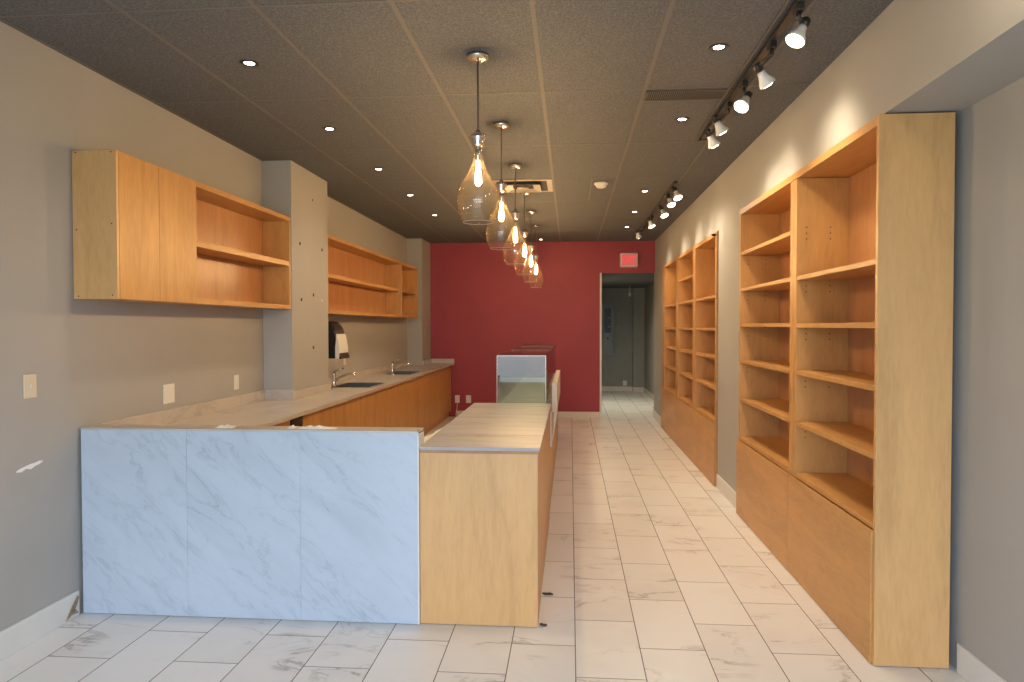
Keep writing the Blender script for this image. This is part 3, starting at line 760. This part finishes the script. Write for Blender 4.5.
hl = [((0.972, 3.163, 2.775), (-0.48, -0.22, -0.86), 3.16, 'nearest lit track lamp facing the camera over the near bookcase'),
      ((1.010, 3.72, 2.775), (0.55, 0.22, -0.78), 3.56, 'second white track lamp from the front, shining at the right wall'),
      ((0.961, 4.08, 2.775), (-0.48, -0.45, -0.75), 4.12, 'third track lamp from the front, lit face towards the counter'),
      ((0.970, 4.61, 2.775), (0.50, 0.20, -0.82), 4.50, 'fourth white track lamp from the front, cone tilted at the bookcase'),
      ((0.985, 4.93, 2.770), (0.45, 0.20, -0.85), 4.84, 'fifth and last white lamp on the nearer ceiling track')]
for f, d, ty, lab in hl:
    track_spot(lab, *f, d, ty, TRK, 0.985)
hl2 = [((1.037, 6.914, 2.775), (0.22, -0.42, -0.86), 7.15, 'nearest glowing lamp on the far ceiling track'),
       ((1.032, 7.307, 2.775), (0.25, -0.42, -0.86), 7.50, 'second glowing lamp from the front on the far ceiling track'),
       ((1.053, 8.007, 2.775), (0.27, -0.40, -0.86), 8.20, 'third glowing lamp from the front on the far ceiling track'),
       ((1.013, 8.877, 2.775), (0.35, -0.20, -0.88), 8.95, 'fourth lamp on the far ceiling track, tilted at the wall'),
       ((0.960, 9.98, 2.775), (0.35, 0.25, -0.87), 9.93, 'last white lamp on the far ceiling track nearest the red wall')]
for f, d, ty, lab in hl2:
    track_spot(lab, *f, d, ty, TRK, 1.020)

# ------------------------------------------------------------------ vents, detector, exit sign
t = thing('slot_vent', 'dark slotted air vent in the ceiling beside the near lighting track', 'air vent', (0.74, 4.37, CZ))
bm = B()
bx(bm, 0.452, 1.028, 4.285, 4.300, CZ - 0.008, CZ - 0.003); bx(bm, 0.452, 1.028, 4.455, 4.470, CZ - 0.008, CZ - 0.003)
bx(bm, 0.452, 0.464, 4.300, 4.455, CZ - 0.008, CZ - 0.003); bx(bm, 1.016, 1.028, 4.300, 4.455, CZ - 0.008, CZ - 0.003)
obj('frame', bm, M['grille'], t)
bm = B(); bx(bm, 0.464, 1.016, 4.300, 4.455, CZ - 0.0035, CZ - 0.002); obj('backing', bm, M['dark'], t)  # black sheet takes the place of shade behind the slats
bm = B()
for k in range(46):
    x = 0.467 + k * 0.012
    bx(bm, x, x + 0.006, 4.300, 4.455, CZ - 0.0075, CZ - 0.0036)
obj('slats', bm, M['grille'], t)

t = thing('ceiling_diffuser', 'square taupe air diffuser in the ceiling behind the second pendant', 'air diffuser', (-0.472, 7.06, CZ))
ax, bx_, ay, by = -0.765, -0.180, 6.755, 7.365
bm = B(); bx(bm, ax + 0.05, bx_ - 0.05, ay + 0.05, by - 0.05, CZ - 0.003, CZ - 0.002); obj('dark_core', bm, M['dark'], t)  # black sheet painted as the shade inside the diffuser
def ring(bm, i0, i1, z0, z1):
    """sloped square ring from inset i0 (height z0) to inset i1 (height z1)"""
    def sq(i, z): return [bm.verts.new(p) for p in ((ax + i, ay + i, z), (bx_ - i, ay + i, z), (bx_ - i, by - i, z), (ax + i, by - i, z))]
    A, C_ = sq(i0, z0), sq(i1, z1); A2, C2 = sq(i0, z0 - 0.003), sq(i1, z1 - 0.003)
    for k in range(4):
        j = (k + 1) % 4
        bm.faces.new((A[k], A[j], C_[j], C_[k])); bm.faces.new((A2[k], C2[k], C2[j], A2[j]))
        bm.faces.new((A[k], A2[k], A2[j], A[j])); bm.faces.new((C_[k], C_[j], C2[j], C2[k]))
bm = B(); ring(bm, 0.0, 0.05, CZ - 0.004, CZ - 0.004); obj('frame', bm, M['grille_pale'], t)
bm = B(); ring(bm, 0.115, 0.19, CZ - 0.030, CZ - 0.008); ring(bm, 0.235, 0.285, CZ - 0.030, CZ - 0.012)
obj('louvers', bm, M['grille_pale'], t)

t = thing('smoke_detector', 'round white smoke detector on the ceiling between pendants and track', 'smoke detector', (0.302, 6.99, CZ))
bm = B(); lathe(bm, [(0, -0.001), (0.068, -0.001), (0.070, -0.012), (0.066, -0.018), (0, -0.018)], (0.302, 6.99, CZ), 28); obj('mounting_base', bm, M['plate'], t)
bm = B(); lathe(bm, [(0.056, -0.0185), (0.052, -0.035), (0.040, -0.047), (0.018, -0.052), (0, -0.053)], (0.302, 6.99, CZ), 28); obj('sensor_dome', bm, M['plate'], t)

t = thing('exit_sign', 'red glowing EXIT sign above the hall doorway', 'exit sign', (0.963, 11.74, 2.51))
bm = B(); bx(bm, 0.818, 1.108, 11.70, 11.797, 2.512, 2.742, 0.014); obj('housing', bm, M['exitbody'], t)
bm = B(); bx(bm, 0.845, 1.081, 11.694, 11.699, 2.536, 2.720, 0.004); obj('face', bm, M['exitface'], t)
cu = bpy.data.curves.new('exit_text', 'FONT'); cu.body = 'EXIT'; cu.size = 0.128; cu.align_x = 'CENTER'; cu.align_y = 'CENTER'; cu.extrude = 0.001; cu.offset = 0.0045
to = bpy.data.objects.new('exit_text', cu); COL.objects.link(to)
dg = bpy.context.evaluated_depsgraph_get()
me = bpy.data.meshes.new_from_object(to.evaluated_get(dg)); bpy.data.objects.remove(to)
me.materials.clear(); me.materials.append(M['exit'])
lo = bpy.data.objects.new('lettering', me); COL.objects.link(lo); lo.parent = t
lo.rotation_euler = (PI / 2, 0, 0); lo.scale = (0.82, 1.12, 1); lo.location = (0.0, 11.692 - 11.74, 2.628 - 2.51); lo['label'] = 'red lit letters EXIT'

bm = B(); lathe(bm, [(0, -0.001), (0.035, -0.001), (0.036, -0.006), (0.012, -0.012), (0.010, -0.03), (0.020, -0.034), (0.020, -0.037), (0, -0.038)], (-0.70, 8.72, CZ), 20)
tag(obj('sprinkler_head', bm, M['nickel'], origin=(-0.70, 8.72, CZ)), 'small metal sprinkler head on the ceiling left of the fifth pendant', 'sprinkler')

# ------------------------------------------------------------------ things in the hall
t = thing('electrical_panel', 'grey electrical panel with black breakers on the hall wall', 'electrical panel', (0.87, YH, 0.85))
bm = B(); bx(bm, 0.70, 1.03, YH - 0.06, YH - 0.0005, 0.83, 2.13, 0.004); obj('box', bm, M['panelgrey'], t)
bm = B(); bx(bm, 0.805, 0.95, YH - 0.068, YH - 0.061, 1.38, 1.95); obj('breaker_strip', bm, M['black'], t)
for k in range(12):
    for xx in (0.825, 0.885):
        bm = B(); bx(bm, xx, xx + 0.045, YH - 0.076, YH - 0.0685, 1.42 + k * 0.042, 1.42 + k * 0.042 + 0.03, 0.002); obj('breaker', bm, M['panelgrey'] if k % 5 == 2 and xx > 0.85 else M['black'], t)
bm = B(); bx(bm, 0.85, 0.90, YH - 0.066, YH - 0.061, 1.22, 1.27, 0.001); obj('latch', bm, M['black'], t)
t = thing('junction_box', 'small dull box on the hall wall beside the electrical panel', 'junction box', (1.14, YH, 1.53))
bm = B(); bx(bm, 1.075, 1.215, YH - 0.05, YH - 0.0005, 1.54, 1.89, 0.004); obj('body', bm, M['hall'], t)
bm = B(); bx(bm, 1.083, 1.207, YH - 0.055, YH - 0.0505, 1.55, 1.88, 0.002); obj('cover', bm, M['hall'], t)
t = thing('hanging_lamp_socket', 'bare lamp socket hanging on a cord from the hall ceiling', 'lamp socket', (1.30, 15.6, 2.43))
bm = B(); tube(bm, [(1.30, 15.6, 2.429), (1.30, 15.6, 2.27)], 0.006, 8); obj('cord', bm, M['plate'], t)
bm = B(); lathe(bm, [(0, 2.27), (0.018, 2.27), (0.022, 2.25), (0.022, 2.19), (0, 2.19)], (1.30, 15.6, 0), 16); obj('socket', bm, M['plate'], t)
t = plate('wall_outlet', 'white outlet with a plug low on the hall end wall', 'outlet', 1.285, YH, 0.19, 0.09, 0.12, M['plate'], 'single', 'y')
bm = B(); bx(bm, 1.265, 1.305, YH - 0.05, YH - 0.009, 0.155, 0.185, 0.003); obj('plug', bm, M['plate'], t)

# debris on the floor
def scrap(label, x, y, s, seed):
    random.seed(seed)
    bm = B(); pts = [(x + s * (k / 4 - 0.5) + 0.004 * random.random(), y + 0.012 * (random.random() - 0.5), 0.007 + 0.003 * random.random()) for k in range(5)]
    tube(bm, pts, [0.004, 0.007, 0.0065, 0.007, 0.003], 7)
    tag(obj('scrap', bm, M['debris'], origin=(x, y, 0)), label, 'debris', 'scraps on the floor')
scrap('small dark scrap on the floor along the aisle side of the end cabinet', -0.13, 3.98, 0.06, 1)
scrap('small dark scrap on the floor at the corner of the end cabinet', -0.14, 3.56, 0.04, 2)
scrap('small brown scrap on the floor near the red wall', -0.30 + 0.06, 10.7, 0.12, 3)

# spot added to lift the dark hall, unseen behind the door jamb, and one more track lamp out of the frame over the soffit
def bare_lamp(name, loc, power, col, r=0.08):
    l = bpy.data.lights.new(name, 'POINT'); l.energy = power; l.color = col; l.shadow_soft_size = r
    o = bpy.data.objects.new(name, l); COL.objects.link(o); o.location = loc
l = bpy.data.lights.new('hall_fill_spot', 'SPOT'); l.energy = 150.0; l.color = (1.0, 0.92, 0.72); l.spot_size = math.radians(165); l.spot_blend = 1.0; l.shadow_soft_size = 0.08
o = bpy.data.objects.new('hall_fill_spot', l); COL.objects.link(o); o.location = (0.66, 13.6, 2.40)
bare_lamp('track_lamp_glow', (1.12, 2.25, 2.76), 5.0, (1.0, 0.80, 0.54), 0.05)

# ------------------------------------------------------------------ daylight and world
w = bpy.data.worlds.new('world'); sc.world = w; w.use_nodes = True
nt = w.node_tree; nt.nodes.clear()
out = nt.nodes.new('ShaderNodeOutputWorld'); bg = nt.nodes.new('ShaderNodeBackground')
tc = nt.nodes.new('ShaderNodeTexCoord'); sp = nt.nodes.new('ShaderNodeSeparateXYZ'); nt.links.new(tc.outputs['Generated'], sp.inputs[0])
r = ramp(nt, math_n(nt, 'MULTIPLY_ADD', sp.outputs[2], 0.5, 0.5), [(0.43, (0.20, 0.24, 0.21)), (0.485, (0.36, 0.44, 0.50)), (0.54, (0.68, 0.82, 1.0)), (1.0, (0.56, 0.75, 1.0))])
nt.links.new(r.outputs[0], bg.inputs[0]); bg.inputs[1].default_value = 10.5
nt.links.new(bg.outputs[0], out.inputs[0])
al = bpy.data.lights.new('window_portal', 'AREA'); al.shape = 'RECTANGLE'; al.size = 4.05; al.size_y = 2.70
al.cycles.is_portal = True
ao = bpy.data.objects.new('window_portal', al); COL.objects.link(ao)
ao.location = (-0.415, YF - 0.14, 1.36); ao.rotation_euler = (PI / 2, 0, 0)   # emits towards +Y
ao.rotation_euler = (-PI / 2, 0, 0) if (Matrix.Rotation(PI / 2, 3, 'X') @ Vector((0, 0, -1))).y < 0 else (PI / 2, 0, 0)

# ------------------------------------------------------------------ camera
F, YAW, PITCH, ROLL, CH = 700.96, 0.083081, 0.021166, -0.001423, 1.5385
cam = bpy.data.cameras.new('camera'); co = bpy.data.objects.new('camera', cam); COL.objects.link(co)
cam.sensor_fit = 'HORIZONTAL'; cam.sensor_width = 36.0; cam.lens = F * 36.0 / 1024.0; cam.clip_start = 0.05
fw = Vector((-math.sin(YAW), math.cos(YAW), 0)); rt = Vector((math.cos(YAW), math.sin(YAW), 0)); up = Vector((0, 0, 1))
f2 = fw * math.cos(PITCH) - up * math.sin(PITCH); u2 = up * math.cos(PITCH) + fw * math.sin(PITCH)
r3 = rt * math.cos(ROLL) + u2 * math.sin(ROLL); u3 = -rt * math.sin(ROLL) + u2 * math.cos(ROLL)
co.matrix_world = Matrix(((r3.x, u3.x, -f2.x, 0), (r3.y, u3.y, -f2.y, 0), (r3.z, u3.z, -f2.z, CH), (0, 0, 0, 1)))
sc.camera = co

sc.view_settings.view_transform = 'Standard'; sc.view_settings.look = 'None'
sc.view_settings.exposure = 0.0; sc.view_settings.gamma = 1.0; sc.view_settings.use_curve_mapping = False
sc.cycles.use_denoising = True
sc.cycles.max_bounces = 10; sc.cycles.transparent_max_bounces = 16
sc.cycles.sample_clamp_indirect = 8.0
